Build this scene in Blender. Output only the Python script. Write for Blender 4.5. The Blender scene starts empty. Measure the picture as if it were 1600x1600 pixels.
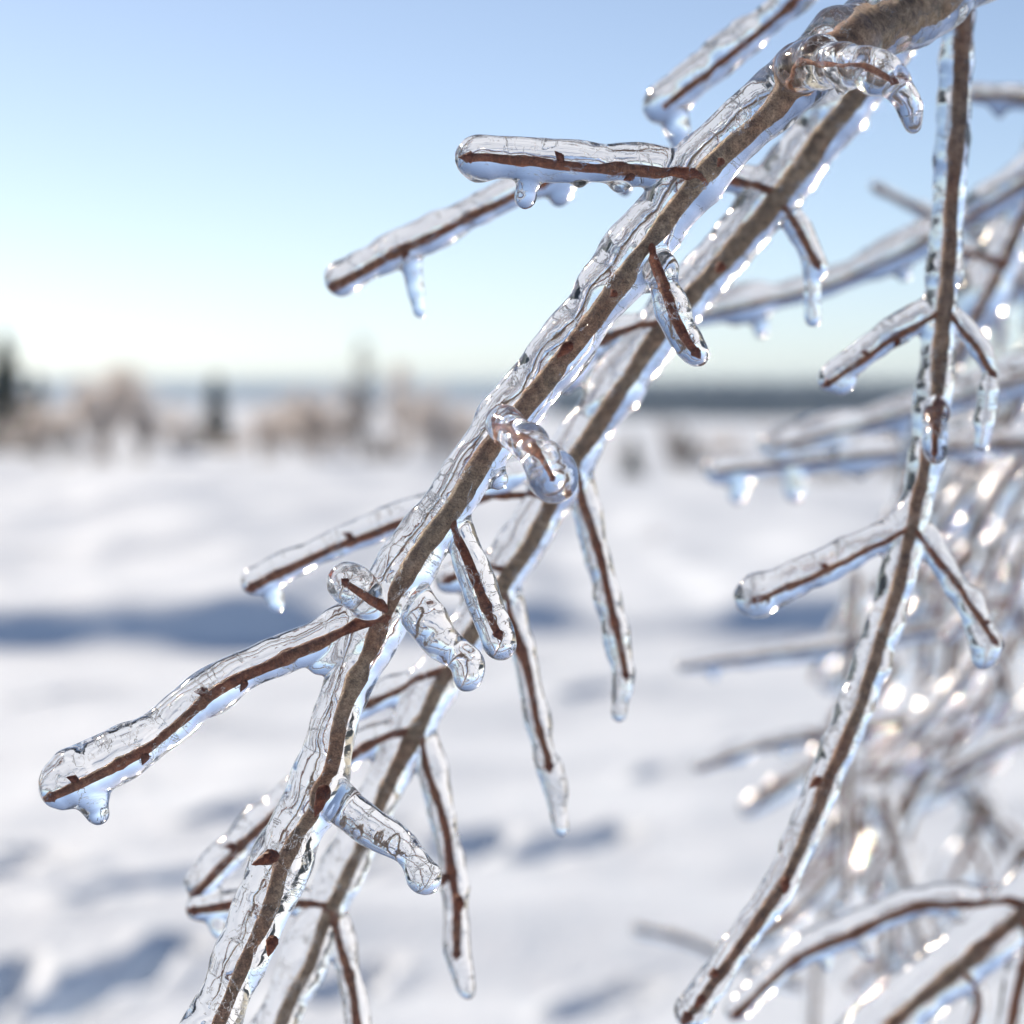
import bpy, math, random
import numpy as np
from mathutils import Vector, Matrix

random.seed(7); np.random.seed(7)
R = math.radians
scene = bpy.context.scene
COL = scene.collection

# ------------------------------------------------------------------ camera
CAM_H = 1.35
PITCH = 2.79
FOCUS = 0.50
cam_d = bpy.data.cameras.new('camera')
cam = bpy.data.objects.new('camera', cam_d)
COL.objects.link(cam)
cam.location = (0, 0, CAM_H)
cam.rotation_euler = (R(90 - PITCH), 0, 0)
cam_d.sensor_width = 36; cam_d.lens = 90
cam_d.clip_start = 0.02; cam_d.clip_end = 30000
cam_d.dof.use_dof = True
cam_d.dof.focus_distance = FOCUS - 0.004
cam_d.dof.aperture_fstop = 15.0
scene.camera = cam

# ------------------------------------------------------------------ sky, sun, exposure
SUN_AZ = -40.0      # degrees left of the viewing direction
SUN_EL = 31.0
world = bpy.data.worlds.new('World'); scene.world = world
world.use_nodes = True
wn = world.node_tree.nodes; wl = world.node_tree.links
bg = wn['Background']
sky = wn.new('ShaderNodeTexSky'); sky.sky_type = 'NISHITA'
sky.sun_disc = False
sky.sun_elevation = R(SUN_EL); sky.sun_rotation = R(SUN_AZ)
sky.altitude = 300; sky.air_density = 0.60; sky.dust_density = 0.34; sky.ozone_density = 2.0
hs = wn.new('ShaderNodeHueSaturation'); hs.inputs['Saturation'].default_value = .86
wl.new(sky.outputs[0], hs.inputs['Color']); wl.new(hs.outputs[0], bg.inputs[0]); bg.inputs[1].default_value = 0.106

sun_d = bpy.data.lights.new('sun', 'SUN'); sun = bpy.data.objects.new('sun', sun_d)
COL.objects.link(sun)
sun_d.energy = 5.0; sun_d.angle = R(0.53); sun_d.color = (1.0, 0.84, 0.66)
sdir = Vector((math.sin(R(SUN_AZ)) * math.cos(R(SUN_EL)), math.cos(R(SUN_AZ)) * math.cos(R(SUN_EL)), math.sin(R(SUN_EL))))
sun.rotation_euler = sdir.to_track_quat('Z', 'Y').to_euler()
sun.location = sdir * 50

vs = scene.view_settings
vs.view_transform = 'Standard'; vs.look = 'None'; vs.gamma = 1.0; vs.use_curve_mapping = False
vs.exposure = 0.20
cy = scene.cycles
cy.max_bounces = 13; cy.transmission_bounces = 12; cy.glossy_bounces = 6; cy.diffuse_bounces = 3
cy.transparent_max_bounces = 12
cy.caustics_refractive = True; cy.caustics_reflective = True
cy.blur_glossy = 1.0
cy.sample_clamp_indirect = 0.0; cy.sample_clamp_direct = 0.0
cy.use_denoising = True
cy.use_adaptive_sampling = False

# ------------------------------------------------------------------ helpers
CM = Matrix.Translation((0, 0, CAM_H)) @ Matrix.Rotation(R(90 - PITCH), 4, 'X')

def at(x, y, d):
    """photo pixel (1600 wide) at distance d metres along the viewing axis"""
    return CM @ Vector(((x - 800) / 800 * 0.2 * d, (800 - y) / 800 * 0.2 * d, -d))

def on_ground(x, y, z=0.0):
    a = at(x, y, 1.0) - Vector((0, 0, CAM_H))
    t = (z - CAM_H) / a.z
    return Vector((0, 0, CAM_H)) + a * t

def px(d): return 0.2 * d / 800

def tag(o, label=None, cat=None, group=None, kind=None):
    if label: o['label'] = label
    if cat: o['category'] = cat
    if group: o['group'] = group
    if kind: o['kind'] = kind
    return o

def empty(name, loc):
    o = bpy.data.objects.new(name, None); COL.objects.link(o)
    o.location = loc; o.empty_display_size = 0.02
    return o

def link_mesh(name, me, mat, parent=None, loc=None):
    o = bpy.data.objects.new(name, me); COL.objects.link(o)
    if mat and not me.materials: me.materials.append(mat)
    if parent: o.parent = parent
    if loc is not None: o.location = loc
    return o

def mesh_from(verts, faces, smooth=True, name='mesh'):
    me = bpy.data.meshes.new(name)
    me.from_pydata([tuple(v) for v in verts], [], [tuple(f) for f in faces])
    if smooth: me.polygons.foreach_set('use_smooth', [True] * len(me.polygons))
    me.update()
    return me

def vnoise(p, seed=0):
    """vectorised value noise, p (N,3), result about -1..1"""
    p = np.asarray(p, dtype=np.float64)
    i = np.floor(p).astype(np.int64); f = p - i
    u = f * f * f * (f * (f * 6 - 15) + 10)
    def h(a, b, c):
        n = (a * 374761393 + b * 668265263 + c * 2147483647 + seed * 1274126177) & 0xffffffff
        n = ((n ^ (n >> 13)) * 1274126177) & 0xffffffff
        n = ((n ^ (n >> 16)) * 2246822519) & 0xffffffff
        n = n ^ (n >> 15)
        return (n & 0xffff) / 32767.5 - 1.0
    x, y, z = i[:, 0], i[:, 1], i[:, 2]
    def L(a, b, t): return a + (b - a) * t
    c00 = L(h(x, y, z), h(x + 1, y, z), u[:, 0]); c10 = L(h(x, y + 1, z), h(x + 1, y + 1, z), u[:, 0])
    c01 = L(h(x, y, z + 1), h(x + 1, y, z + 1), u[:, 0]); c11 = L(h(x, y + 1, z + 1), h(x + 1, y + 1, z + 1), u[:, 0])
    return L(L(c00, c10, u[:, 1]), L(c01, c11, u[:, 1]), u[:, 2])

def fbm(p, seed=0, oct=3):
    s = 0; a = 1; t = 0
    for k in range(oct):
        s = s + a * vnoise(p * (2 ** k) + 17.3 * k, seed + k); t += a; a *= .5
    return s / t

def catmull(rows, step):
    """rows: (n,k) array whose first three columns are a position; resampled at about step metres"""
    P = np.asarray(rows, float); n = len(P)
    out = []
    for i in range(n - 1):
        p0 = P[max(i - 1, 0)]; p1 = P[i]; p2 = P[i + 1]; p3 = P[min(i + 2, n - 1)]
        if i == 0: p0 = 2 * p1 - p2
        if i + 2 > n - 1: p3 = 2 * p2 - p1
        m = max(2, int(np.linalg.norm(p2[:3] - p1[:3]) / step))
        for k in range(m):
            t = k / m
            out.append(.5 * ((2 * p1) + (-p0 + p2) * t + (2 * p0 - 5 * p1 + 4 * p2 - p3) * t * t + (-p0 + 3 * p1 - 3 * p2 + p3) * t ** 3))
    out.append(P[-1])
    return np.array(out)

def tube_geo(C, r, seg=12, cap_a=True, cap_b=True, rough=None):
    """closed tube along C (n,3) with radii r, rounded ends; returns verts, faces"""
    C = np.asarray(C, float); r = np.asarray(r, float)
    T = np.gradient(C, axis=0); T /= np.linalg.norm(T, axis=1)[:, None] + 1e-12
    rings_c = list(C); rings_r = list(r); rings_t = list(T)
    if cap_b:
        for a in (30, 55, 75):
            rings_c.append(C[-1] + T[-1] * r[-1] * math.sin(R(a))); rings_r.append(r[-1] * math.cos(R(a))); rings_t.append(T[-1])
    if cap_a:
        for a in (30, 55, 75):
            rings_c.insert(0, C[0] - T[0] * r[0] * math.sin(R(a))); rings_r.insert(0, r[0] * math.cos(R(a))); rings_t.insert(0, T[0])
    up = np.array([0.3, -0.8, 0.52]); up /= np.linalg.norm(up)
    V = []; F = []
    n1 = np.cross(rings_t[0], up)
    if np.linalg.norm(n1) < 1e-3: n1 = np.cross(rings_t[0], [1, 0, 0])
    for c, rr, t in zip(rings_c, rings_r, rings_t):
        n1 = n1 - t * np.dot(n1, t); n1 /= np.linalg.norm(n1)
        n2 = np.cross(t, n1)
        for k in range(seg):
            a = 2 * math.pi * k / seg
            V.append(c + (n1 * math.cos(a) + n2 * math.sin(a)) * rr)
    m = len(rings_c)
    for i in range(m - 1):
        for k in range(seg):
            k2 = (k + 1) % seg
            F.append((i * seg + k, i * seg + k2, (i + 1) * seg + k2, (i + 1) * seg + k))
    a0 = len(V); V.append(rings_c[0] - rings_t[0] * rings_r[0] * .25); V.append(rings_c[-1] + rings_t[-1] * rings_r[-1] * .25)
    for k in range(seg):
        k2 = (k + 1) % seg
        F.append((a0, k2, k)); F.append((a0 + 1, (m - 1) * seg + k, (m - 1) * seg + k2))
    V = np.array(V)
    if rough is not None:
        amp, sc, sd = rough
        cc = np.repeat(np.array(rings_c), seg, axis=0)
        dv = V[:len(cc)] - cc
        V[:len(cc)] += dv * (amp * fbm(V[:len(cc)] / sc, sd))[:, None]
    return V, F

# ------------------------------------------------------------------ materials
def new_mat(name):
    m = bpy.data.materials.new(name); m.use_nodes = True
    n = m.node_tree.nodes; l = m.node_tree.links
    return m, n, l, n['Principled BSDF']

def N(n, t, **kw):
    x = n.new(t)
    for k, v in kw.items():
        if k in x.inputs: x.inputs[k].default_value = v
        else: setattr(x, k, v)
    return x

def ramp(n, stops):
    x = n.new('ShaderNodeValToRGB')
    e = x.color_ramp.elements
    e[0].position, e[0].color = stops[0][0], (*stops[0][1], 1)
    e[1].position, e[1].color = stops[-1][0], (*stops[-1][1], 1)
    for p, c in stops[1:-1]:
        q = e.new(p); q.color = (*c, 1)
    return x

def bark_mat(name, c1, c2, c3, scale):
    m, n, l, p = new_mat(name)
    tc = N(n, 'ShaderNodeTexCoord')
    a = N(n, 'ShaderNodeTexNoise', Scale=scale, Detail=6.0, Roughness=.65)
    b = N(n, 'ShaderNodeTexNoise', Scale=scale * 5, Detail=4.0, Roughness=.7)
    l.new(tc.outputs['Object'], a.inputs['Vector']); l.new(tc.outputs['Object'], b.inputs['Vector'])
    r = ramp(n, [(.36, c1), (.5, c2), (.63, c3)])
    mix = N(n, 'ShaderNodeMix', data_type='FLOAT'); mix.inputs[0].default_value = .45
    l.new(a.outputs['Fac'], mix.inputs[2]); l.new(b.outputs['Fac'], mix.inputs[3])
    l.new(mix.outputs[0], r.inputs[0])
    pn = N(n, 'ShaderNodeTexNoise', Scale=scale * .09, Detail=3.0); l.new(tc.outputs['Object'], pn.inputs['Vector'])
    pr = N(n, 'ShaderNodeMapRange'); pr.inputs['From Min'].default_value = .47; pr.inputs['From Max'].default_value = .62; pr.inputs['To Max'].default_value = .65
    l.new(pn.outputs['Fac'], pr.inputs['Value'])
    pm = N(n, 'ShaderNodeMix', data_type='RGBA', blend_type='MULTIPLY'); pm.inputs[7].default_value = (.95, .58, .42, 1)
    l.new(pr.outputs[0], pm.inputs[0]); l.new(r.outputs[0], pm.inputs[6]); l.new(pm.outputs[2], p.inputs['Base Color'])
    bu = N(n, 'ShaderNodeBump', Strength=.9, Distance=.0004)
    l.new(mix.outputs[0], bu.inputs['Height']); l.new(bu.outputs[0], p.inputs['Normal'])
    p.inputs['Roughness'].default_value = .55
    return m

M_BARK = bark_mat('grey_brown_bark', (.06, .038, .022), (.26, .178, .115), (.55, .41, .28), 600)
M_TWIG = bark_mat('red_brown_twig_bark', (.06, .018, .008), (.215, .078, .038), (.42, .20, .11), 700)
M_BUD = bark_mat('rusty_bud_scales', (.045, .012, .006), (.17, .040, .017), (.34, .12, .055), 900)
M_FARBARK = bark_mat('weathered_twig_bark', (.06, .036, .023), (.21, .13, .082), (.42, .29, .20), 300)

def ice_mat(name, rough, sc, bump_d, refr_lines):
    m, n, l, p = new_mat(name)
    p.inputs['Base Color'].default_value = (.985, .99, 1, 1)
    p.inputs['Transmission Weight'].default_value = 1
    p.inputs['IOR'].default_value = 1.31
    p.inputs['Roughness'].default_value = rough
    tc = N(n, 'ShaderNodeTexCoord')
    a = N(n, 'ShaderNodeTexNoise', Scale=sc, Detail=3.0, Roughness=.55, Distortion=.6)
    l.new(tc.outputs['Object'], a.inputs['Vector'])
    height = a.outputs['Fac']
    if refr_lines:
        # dark refraction edges painted as hairlines along the twig: contour lines of a warped noise, broken up by a second one
        fl = N(n, 'ShaderNodeAttribute', attribute_name='flow')
        def line(scale, width, off, lo, hi, seed, stretch, det):
            mp = N(n, 'ShaderNodeMapping'); mp.inputs['Location'].default_value = (seed, seed * .7, -seed)
            mp.inputs['Scale'].default_value = (stretch, 1, 1)
            l.new(fl.outputs['Vector'], mp.inputs['Vector'])
            w = N(n, 'ShaderNodeTexNoise', Scale=scale, Detail=det, Roughness=.6, Distortion=.5)
            l.new(mp.outputs[0], w.inputs['Vector'])
            s = N(n, 'ShaderNodeMath', operation='SUBTRACT'); s.inputs[1].default_value = off; l.new(w.outputs['Fac'], s.inputs[0])
            ab = N(n, 'ShaderNodeMath', operation='ABSOLUTE'); l.new(s.outputs[0], ab.inputs[0])
            mr = N(n, 'ShaderNodeMapRange'); mr.inputs['From Min'].default_value = width; mr.inputs['From Max'].default_value = width * .35
            l.new(ab.outputs[0], mr.inputs['Value'])
            w2 = N(n, 'ShaderNodeTexNoise', Scale=scale * 1.3, Detail=2.0); l.new(mp.outputs[0], w2.inputs['Vector'])
            m2 = N(n, 'ShaderNodeMapRange'); m2.inputs['From Min'].default_value = lo; m2.inputs['From Max'].default_value = hi
            l.new(w2.outputs['Fac'], m2.inputs['Value'])
            mu = N(n, 'ShaderNodeMath', operation='MULTIPLY'); l.new(mr.outputs[0], mu.inputs[0]); l.new(m2.outputs[0], mu.inputs[1])
            return mu.outputs[0]
        c1 = line(120, .008, .5, .49, .58, 0.0, .8, 6.0)
        c2 = line(290, .008, .47, .61, .68, 3.1, .7, 5.0)
        mx = N(n, 'ShaderNodeMath', operation='MAXIMUM'); l.new(c1, mx.inputs[0]); l.new(c2, mx.inputs[1])
        ad = N(n, 'ShaderNodeMath', operation='MULTIPLY_ADD'); ad.inputs[1].default_value = -2.4
        l.new(mx.outputs[0], ad.inputs[0]); l.new(height, ad.inputs[2]); height = ad.outputs[0]
        cm = N(n, 'ShaderNodeMix', data_type='RGBA'); cm.inputs[6].default_value = (.985, .99, 1, 1); cm.inputs[7].default_value = (.60, .58, .56, 1)
        l.new(mx.outputs[0], cm.inputs[0]); l.new(cm.outputs[2], p.inputs['Base Color'])
    bu = N(n, 'ShaderNodeBump', Strength=1.0, Distance=bump_d)
    l.new(height, bu.inputs['Height']); l.new(bu.outputs[0], p.inputs['Normal'])
    return m

M_ICE = ice_mat('clear_ice_painted_refraction', .06, 300, .00007, True)
M_ICE2 = ice_mat('clear_ice_further_back', .09, 420, .00016, True)
M_ICE3 = ice_mat('clear_background_ice', .13, 200, .00005, False)

# ------------------------------------------------------------------ the snow field
def ground_height(X, Y):
    P = np.stack([X, Y, np.zeros_like(X)], 1)
    near = np.clip(1 - (Y - 60) / 60, 0, 1)
    z = .10 * fbm(P / 6.0, 3) + .055 * fbm(P / np.array([1.9, 1.1, 1.0]), 9) * near + .034 * fbm(P / np.array([.7, .45, 1.0]), 21) * near
    # wind-cut drift: the field behind is higher, its steep lip faces the camera
    edge = 13.3 + .16 * vnoise(P / 2.6 * np.array([1, 0, 0]), 40) + .09 * vnoise(P / .8 * np.array([1, 0, 0]), 41) + .05 * vnoise(P / .33 * np.array([1, 0, 0]), 42) + .02 * X
    hgt = np.clip(.15 + .02 * np.clip(X, 0, 2) + .10 * vnoise(P / 1.5 * np.array([1, 0, 0]), 43) + .07 * vnoise(P / .45 * np.array([1, 0, 0]), 44), .02, 1)
    z += hgt * (1 / (1 + np.exp(-np.clip((Y - edge) / .06, -60, 60)))) * np.exp(-np.clip(Y - edge, 0, None) / 9)
    mid = np.clip((Y - 14) / 5, 0, 1) * np.clip((70 - Y) / 20, 0, 1)
    z += mid * (.16 * fbm(P / np.array([2.4, 3.6, 1.0]), 61) + .08 * vnoise(P / np.array([.9, 1.4, 1.0]), 62))
    # a lower, softer scour nearer by
    edge2 = 9.2 + .8 * vnoise(P / 2.2 * np.array([1, 0, 0]), 50)
    z += .035 * (.5 + .5 * vnoise(P / 1.3 * np.array([1, 0, 0]), 51)) * (1 / (1 + np.exp(-np.clip((Y - edge2) / .12, -60, 60)))) * np.exp(-np.clip(Y - edge2, 0, None) / 2.5)
    # far side: the field ends and drops into a valley
    u = np.clip((X / np.maximum(Y, 1) + .02) / .05, 0, 1); u = u * u * (3 - 2 * u)
    drop = np.clip((Y - (205 - 98 * u)) / 350, 0, 1)
    z -= 60 * drop * drop * (3 - 2 * drop)
    return z

FURROW = [((130, 1438), (380, 1372), .07), ((80, 1588), (262, 1492), .075), ((45, 1338), (92, 1366), .06), ((-60, 1600), (28, 1512), .07), ((-60, 1415), (25, 1382), .06),
          ((690, 1350), (790, 1318), .06), ((830, 1352), (965, 1316), .07), ((520, 1395), (610, 1366), .05), ((560, 1330), (640, 1308), .04), ((300, 1300), (420, 1275), .035),
          ((1380, 1530), (1560, 1462), .09), ((250, 1160), (370, 1140), .04), ((40, 1105), (200, 1090), .04), ((900, 1112), (1090, 1088), .05), ((560, 1130), (640, 1118), .035),
          ((1010, 1235), (1110, 1210), .04), ((480, 1560), (600, 1500), .04), ((880, 1580), (990, 1530), .035), ((90, 1240), (180, 1222), .03), ((640, 1075), (860, 1060), .045)]
def with_feet(X, Y, Z):
    """wind furrows and old tracks: dents along short lines on the snow"""
    wob = .035 * vnoise(np.stack([X / .11, Y / .11, X * 0], 1), 77)
    for (a, b, dep) in FURROW:
        A = on_ground(*a); Bp = on_ground(*b)
        ab = np.array([Bp.x - A.x, Bp.y - A.y]); L2 = (ab ** 2).sum()
        t = np.clip(((X - A.x) * ab[0] + (Y - A.y) * ab[1]) / L2, 0, 1)
        d = np.hypot(X - A.x - t * ab[0], Y - A.y - t * ab[1]) + wob
        w = .085 * (A.y / 6.8) ** .7 * (.55 + .45 * np.sin(np.pi * np.clip(t, .08, .92)))
        q = d / (w * (1 if b[0] < 420 and a[1] > 1300 else .72))
        dep = dep * (1 if b[0] < 420 and a[1] > 1300 else .75)
        Z = Z - dep * 1.25 * np.exp(-np.abs(q) ** 3) + .02 * np.exp(-(q - 1.6) ** 2 * 3)
    return Z

def snow_sheet():
    rows = list(np.arange(2.0, 9.0, .055)) + list(np.arange(9.0, 18, .06)) + list(np.geomspace(18, 300, 200)) + list(np.geomspace(306, 9000, 70))
    cols = 260
    V = []
    for y in rows:
        half = y * .34 + 1.5 + max(0, y - 60) * .8
        xs = np.linspace(-half, half, cols)
        V.append(np.stack([xs, np.full(cols, y)], 1))
    V = np.concatenate(V)
    Z = with_feet(V[:, 0], V[:, 1], ground_height(V[:, 0], V[:, 1]))
    verts = np.concatenate([V, Z[:, None]], 1)
    nr = len(rows)
    idx = np.arange(nr * cols).reshape(nr, cols)
    F = np.stack([idx[:-1, :-1], idx[:-1, 1:], idx[1:, 1:], idx[1:, :-1]], -1).reshape(-1, 4)
    V2 = list(map(tuple, verts)); F2 = list(map(tuple, F))
    # apron round and behind the camera
    b = len(V2)
    V2 += [(-4000, -4000, -.4), (4000, -4000, -.4), (4000, 9000, -61), (-4000, 9000, -61), (-60, 1.9, -.25), (60, 1.9, -.25)]
    F2 += [(b, b + 1, b + 5, b + 4), (b + 1, b + 2, b + 5), (b, b + 4, b + 3)]
    return mesh_from(V2, F2)

m, n, l, p = new_mat('wind_packed_snow')
tc = N(n, 'ShaderNodeTexCoord')
a = N(n, 'ShaderNodeTexNoise', Scale=9.0, Detail=6.0, Roughness=.6); l.new(tc.outputs['Object'], a.inputs['Vector'])
r = ramp(n, [(.3, (.67, .775, .895)), (.7, (.77, .85, .95))]); l.new(a.outputs['Fac'], r.inputs[0]); l.new(r.outputs[0], p.inputs['Base Color'])
b = N(n, 'ShaderNodeTexNoise', Scale=30.0, Detail=5.0); l.new(tc.outputs['Object'], b.inputs['Vector'])
bu = N(n, 'ShaderNodeBump', Strength=.5, Distance=.02); l.new(b.outputs['Fac'], bu.inputs['Height']); l.new(bu.outputs[0], p.inputs['Normal'])
p.inputs['Roughness'].default_value = .7
M_SNOW = m
tag(link_mesh('snow_field', snow_sheet(), M_SNOW), 'wide snow covered field with drifts and footprints', kind='structure')

# ------------------------------------------------------------------ far hills and woods
def flat_mat(name, c1, c2, sc):
    m, n, l, p = new_mat(name)
    tc = N(n, 'ShaderNodeTexCoord')
    a = N(n, 'ShaderNodeTexNoise', Scale=sc, Detail=4.0); l.new(tc.outputs['Object'], a.inputs['Vector'])
    r = ramp(n, [(.35, c1), (.65, c2)]); l.new(a.outputs['Fac'], r.inputs[0]); l.new(r.outputs[0], p.inputs['Base Color'])
    p.inputs['Roughness'].default_value = .8
    return m
M_HILL = flat_mat('forested_far_hill', (.05, .07, .09), (.09, .11, .14), .004)
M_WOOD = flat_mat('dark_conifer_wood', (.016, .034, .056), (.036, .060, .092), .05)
M_NEEDLE = flat_mat('conifer_needles', (.018, .032, .022), (.05, .07, .055), 3.0)
M_FROST = flat_mat('frosted_twigs', (.66, .59, .54), (.90, .86, .82), 2.0)
def let_light_through(m, c, f):
    n = m.node_tree.nodes; l = m.node_tree.links
    t = n.new('ShaderNodeBsdfTranslucent'); t.inputs[0].default_value = (*c, 1)
    x = n.new('ShaderNodeMixShader'); x.inputs[0].default_value = f
    l.new(n['Principled BSDF'].outputs[0], x.inputs[1]); l.new(t.outputs[0], x.inputs[2])
    l.new(x.outputs[0], n['Material Output'].inputs[0])
let_light_through(M_FROST, (.85, .80, .76), .5)
M_DRY = flat_mat('dry_brown_twigs', (.20, .16, .13), (.40, .33, .28), 2.0)

def ridge(name, pts, depth, label):
    """a hill: crest points (px x, px y) at one distance, with a slope down to both sides"""
    V = []; F = []
    n = len(pts)
    for (x, y) in pts:
        c = at(x, y, depth)
        V += [(c.x, c.y - depth * .10, -60), (c.x, c.y - depth * .03, c.z - 8), (c.x, c.y, c.z), (c.x, c.y + depth * .1, -60)]
    for i in range(n - 1):
        for k in range(3):
            F.append((i * 4 + k, (i + 1) * 4 + k, (i + 1) * 4 + k + 1, i * 4 + k + 1))
    return tag(link_mesh(name, mesh_from(V, F), M_HILL), label, kind='structure')

def crest(x0, x1, y, amp, seed, n=70):
    xs = np.linspace(x0, x1, n)
    e = fbm(np.stack([xs / 140, np.zeros(n), np.zeros(n)], 1), seed)
    return [(x, y + amp * v) for x, v in zip(xs, e)]
ridge('far_hills', crest(-1500, 3200, 601, 5, 60), 5200, 'long blue distant hills along the horizon')

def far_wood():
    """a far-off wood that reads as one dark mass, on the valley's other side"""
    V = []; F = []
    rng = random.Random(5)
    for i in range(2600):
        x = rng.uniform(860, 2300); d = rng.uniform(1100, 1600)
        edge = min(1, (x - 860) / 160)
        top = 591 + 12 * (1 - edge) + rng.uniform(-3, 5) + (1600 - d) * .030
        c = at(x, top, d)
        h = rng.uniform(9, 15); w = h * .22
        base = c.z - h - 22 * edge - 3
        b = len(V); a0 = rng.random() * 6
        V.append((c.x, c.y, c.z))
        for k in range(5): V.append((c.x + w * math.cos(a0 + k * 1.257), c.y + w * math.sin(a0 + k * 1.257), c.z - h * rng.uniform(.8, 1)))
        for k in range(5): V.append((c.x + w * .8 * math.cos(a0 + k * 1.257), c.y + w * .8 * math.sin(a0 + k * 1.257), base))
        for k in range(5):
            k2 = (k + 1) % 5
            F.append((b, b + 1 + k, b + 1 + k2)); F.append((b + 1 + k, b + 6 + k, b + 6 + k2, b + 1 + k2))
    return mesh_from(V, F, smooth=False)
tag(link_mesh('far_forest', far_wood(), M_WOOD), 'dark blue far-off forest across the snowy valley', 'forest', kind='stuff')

def add_tri_leaf(V, F, c, s, rng, up=.3):
    a = Vector((rng.gauss(0, 1), rng.gauss(0, 1), rng.gauss(0, 1) + up)).normalized()
    b = a.orthogonal().normalized() * s * .45
    i = len(V)
    V += [c - b, c + b, c + a * s]
    F.append((i, i + 1, i + 2))

def conifer(x, ybase, dist, h, label, seed, group=None):
    h = h * 1.35
    rng = random.Random(seed)
    g = at(x, ybase, dist); root = empty('spruce_tree', (g.x, g.y, g.z))
    tag(root, label, 'tree', group)
    C = [(0, 0, -.3), (0.01 * h, 0, h * .5), (0, 0, h)]
    V, F = tube_geo(catmull(C, h / 6)[:, :3], np.linspace(h * .028, h * .004, len(catmull(C, h / 6))), 7)
    link_mesh('trunk', mesh_from(V, F), M_DRY, root)
    V = []; F = []
    for k in range(1500):
        t = rng.random() ** 1.1
        z = h * (.06 + .94 * t); rad = h * .36 * (1 - t) ** .85 * (.75 + .25 * math.sin(t * 40)) + .02
        a = rng.random() * 6.283; rr = rad * rng.random() ** .4
        add_tri_leaf(V, F, Vector((rr * math.cos(a), rr * math.sin(a), z - rr * .25)), h * .055 * rng.uniform(.6, 1.3), rng, -.4)
    link_mesh('crown', mesh_from(V, F, False), M_NEEDLE, root)
    return root

def shrub(x, ybase, dist, h, w, label, mat, seed, nstem=9, nleaf=1300, name='frosted_shrub', cat='shrub', group=None, tall=False):
    rng = random.Random(seed)
    if not tall: h = h * 1.55; w = w * 1.4
    g = at(x, ybase, dist); root = empty(name, (g.x, g.y, g.z))
    tag(root, label, cat, group)
    V = []; F = []; tips = []
    def limb(p, d, ln, r, lev):
        q = p + d * ln; mid = p + d * ln * .5 + Vector((rng.uniform(-1, 1), rng.uniform(-1, 1), rng.uniform(0, 1))) * ln * .08
        C = catmull([tuple(p), tuple(mid), tuple(q)], ln / 4)
        v, f = tube_geo(C, np.linspace(r, r * .5, len(C)), 5)
        b = len(V); V.extend(v); F.extend([tuple(i + b for i in ff) for ff in f])
        tips.append((p, q))
        if lev > 0:
            for k in range(4 if not tall else 5):
                t = rng.uniform(.35, 1)
                dd = (d + Vector((rng.uniform(-1, 1), rng.uniform(-1, 1), rng.uniform(-.2, .9))) * (.8 if not tall else .6)).normalized()
                limb(p + d * ln * t, dd, ln * rng.uniform(.4, .62), r * .5, lev - 1)
    if tall:
        C = catmull([(0, 0, -.2), (.02 * h, 0, h * .5), (-.01 * h, 0, h)], h / 8)
        v, f = tube_geo(C, np.linspace(h * .016, h * .004, len(C)), 7); V.extend(v); F.extend(f)
        for k in range(34):
            t = rng.uniform(.05, .97); a = rng.random() * 6.283
            limb(Vector((.02 * h * t, 0, h * t)), Vector((math.cos(a), math.sin(a), rng.uniform(.5, 1.4))).normalized(), h * (.05 + .20 * (1 - t) * rng.uniform(.6, 1)), h * .006, 1)
    else:
        for k in range(nstem):
            a = rng.random() * 6.283; sp = w / h * .75 * rng.uniform(.2, 1)
            limb(Vector((rng.uniform(-.2, .2) * w, rng.uniform(-.2, .2) * w, -.1)), Vector((sp * math.cos(a), sp * math.sin(a), 1)).normalized(), h * rng.uniform(.45, .7), h * .012, 2)
    link_mesh('trunk', mesh_from(V, F), M_DRY, root)
    V = []; F = []
    for k in range(nleaf):
        p, q = rng.choice(tips); t = rng.random()
        c = p.lerp(q, t) + Vector((rng.gauss(0, 1), rng.gauss(0, 1), rng.gauss(0, 1))) * h * .03
        if c.z < 0: c.z = -c.z * .5
        add_tri_leaf(V, F, c, h * .05 * rng.uniform(.5, 1.2), rng)
    link_mesh('crown', mesh_from(V, F, False), mat, root)
    return root

conifer(8, 706, 52, 1.75, 'dark spruce at the left edge of the snow field', 1)
conifer(58, 690, 62, 1.2, 'lower dark spruce just right of the left edge spruce', 2)
conifer(338, 702, 52, 1.1, 'small dark spruce standing alone between two pale shrubs', 3)
conifer(988, 756, 39, .55, 'tiny dark blue spruce on open snow right of the branches', 4)
shrub(60, 716, 48, .75, .5, 'low pinkish frosted shrub in front of the left edge spruce', M_FROST, 11)
shrub(165, 716, 48, 1.25, 1.0, 'large pale frosted shrub between the left spruces', M_FROST, 12, 11, 2200)
shrub(215, 718, 48, .85, .6, 'brownish frosted shrub at the right of the large pale shrub', M_FROST, 13)
shrub(110, 716, 47, .5, .5, 'low dry brown brush below the large pale shrub', M_DRY, 14, 8, 500)
shrub(290, 718, 50, .55, .6, 'low dry brown brush at the foot of the lone small spruce', M_DRY, 15, 8, 500)
shrub(420, 722, 46, .75, .7, 'pinkish frosted shrub right of the lone small spruce', M_FROST, 16)
shrub(490, 724, 46, 1.0, .7, 'pale frosted shrub left of the tall bare sapling', M_FROST, 17)
shrub(562, 730, 44, 2.1, .5, 'tall thin bare sapling sticking up above the horizon', M_DRY, 18, 1, 260, 'bare_sapling', 'tree', None, True)
shrub(625, 728, 45, 1.75, .5, 'shorter bare sapling right of the tall thin sapling', M_FROST, 19, 1, 700, 'bare_sapling', 'tree', None, True)
shrub(590, 730, 44, .5, .8, 'dark brown brush at the foot of the bare saplings', M_DRY, 20, 9, 900)
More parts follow.
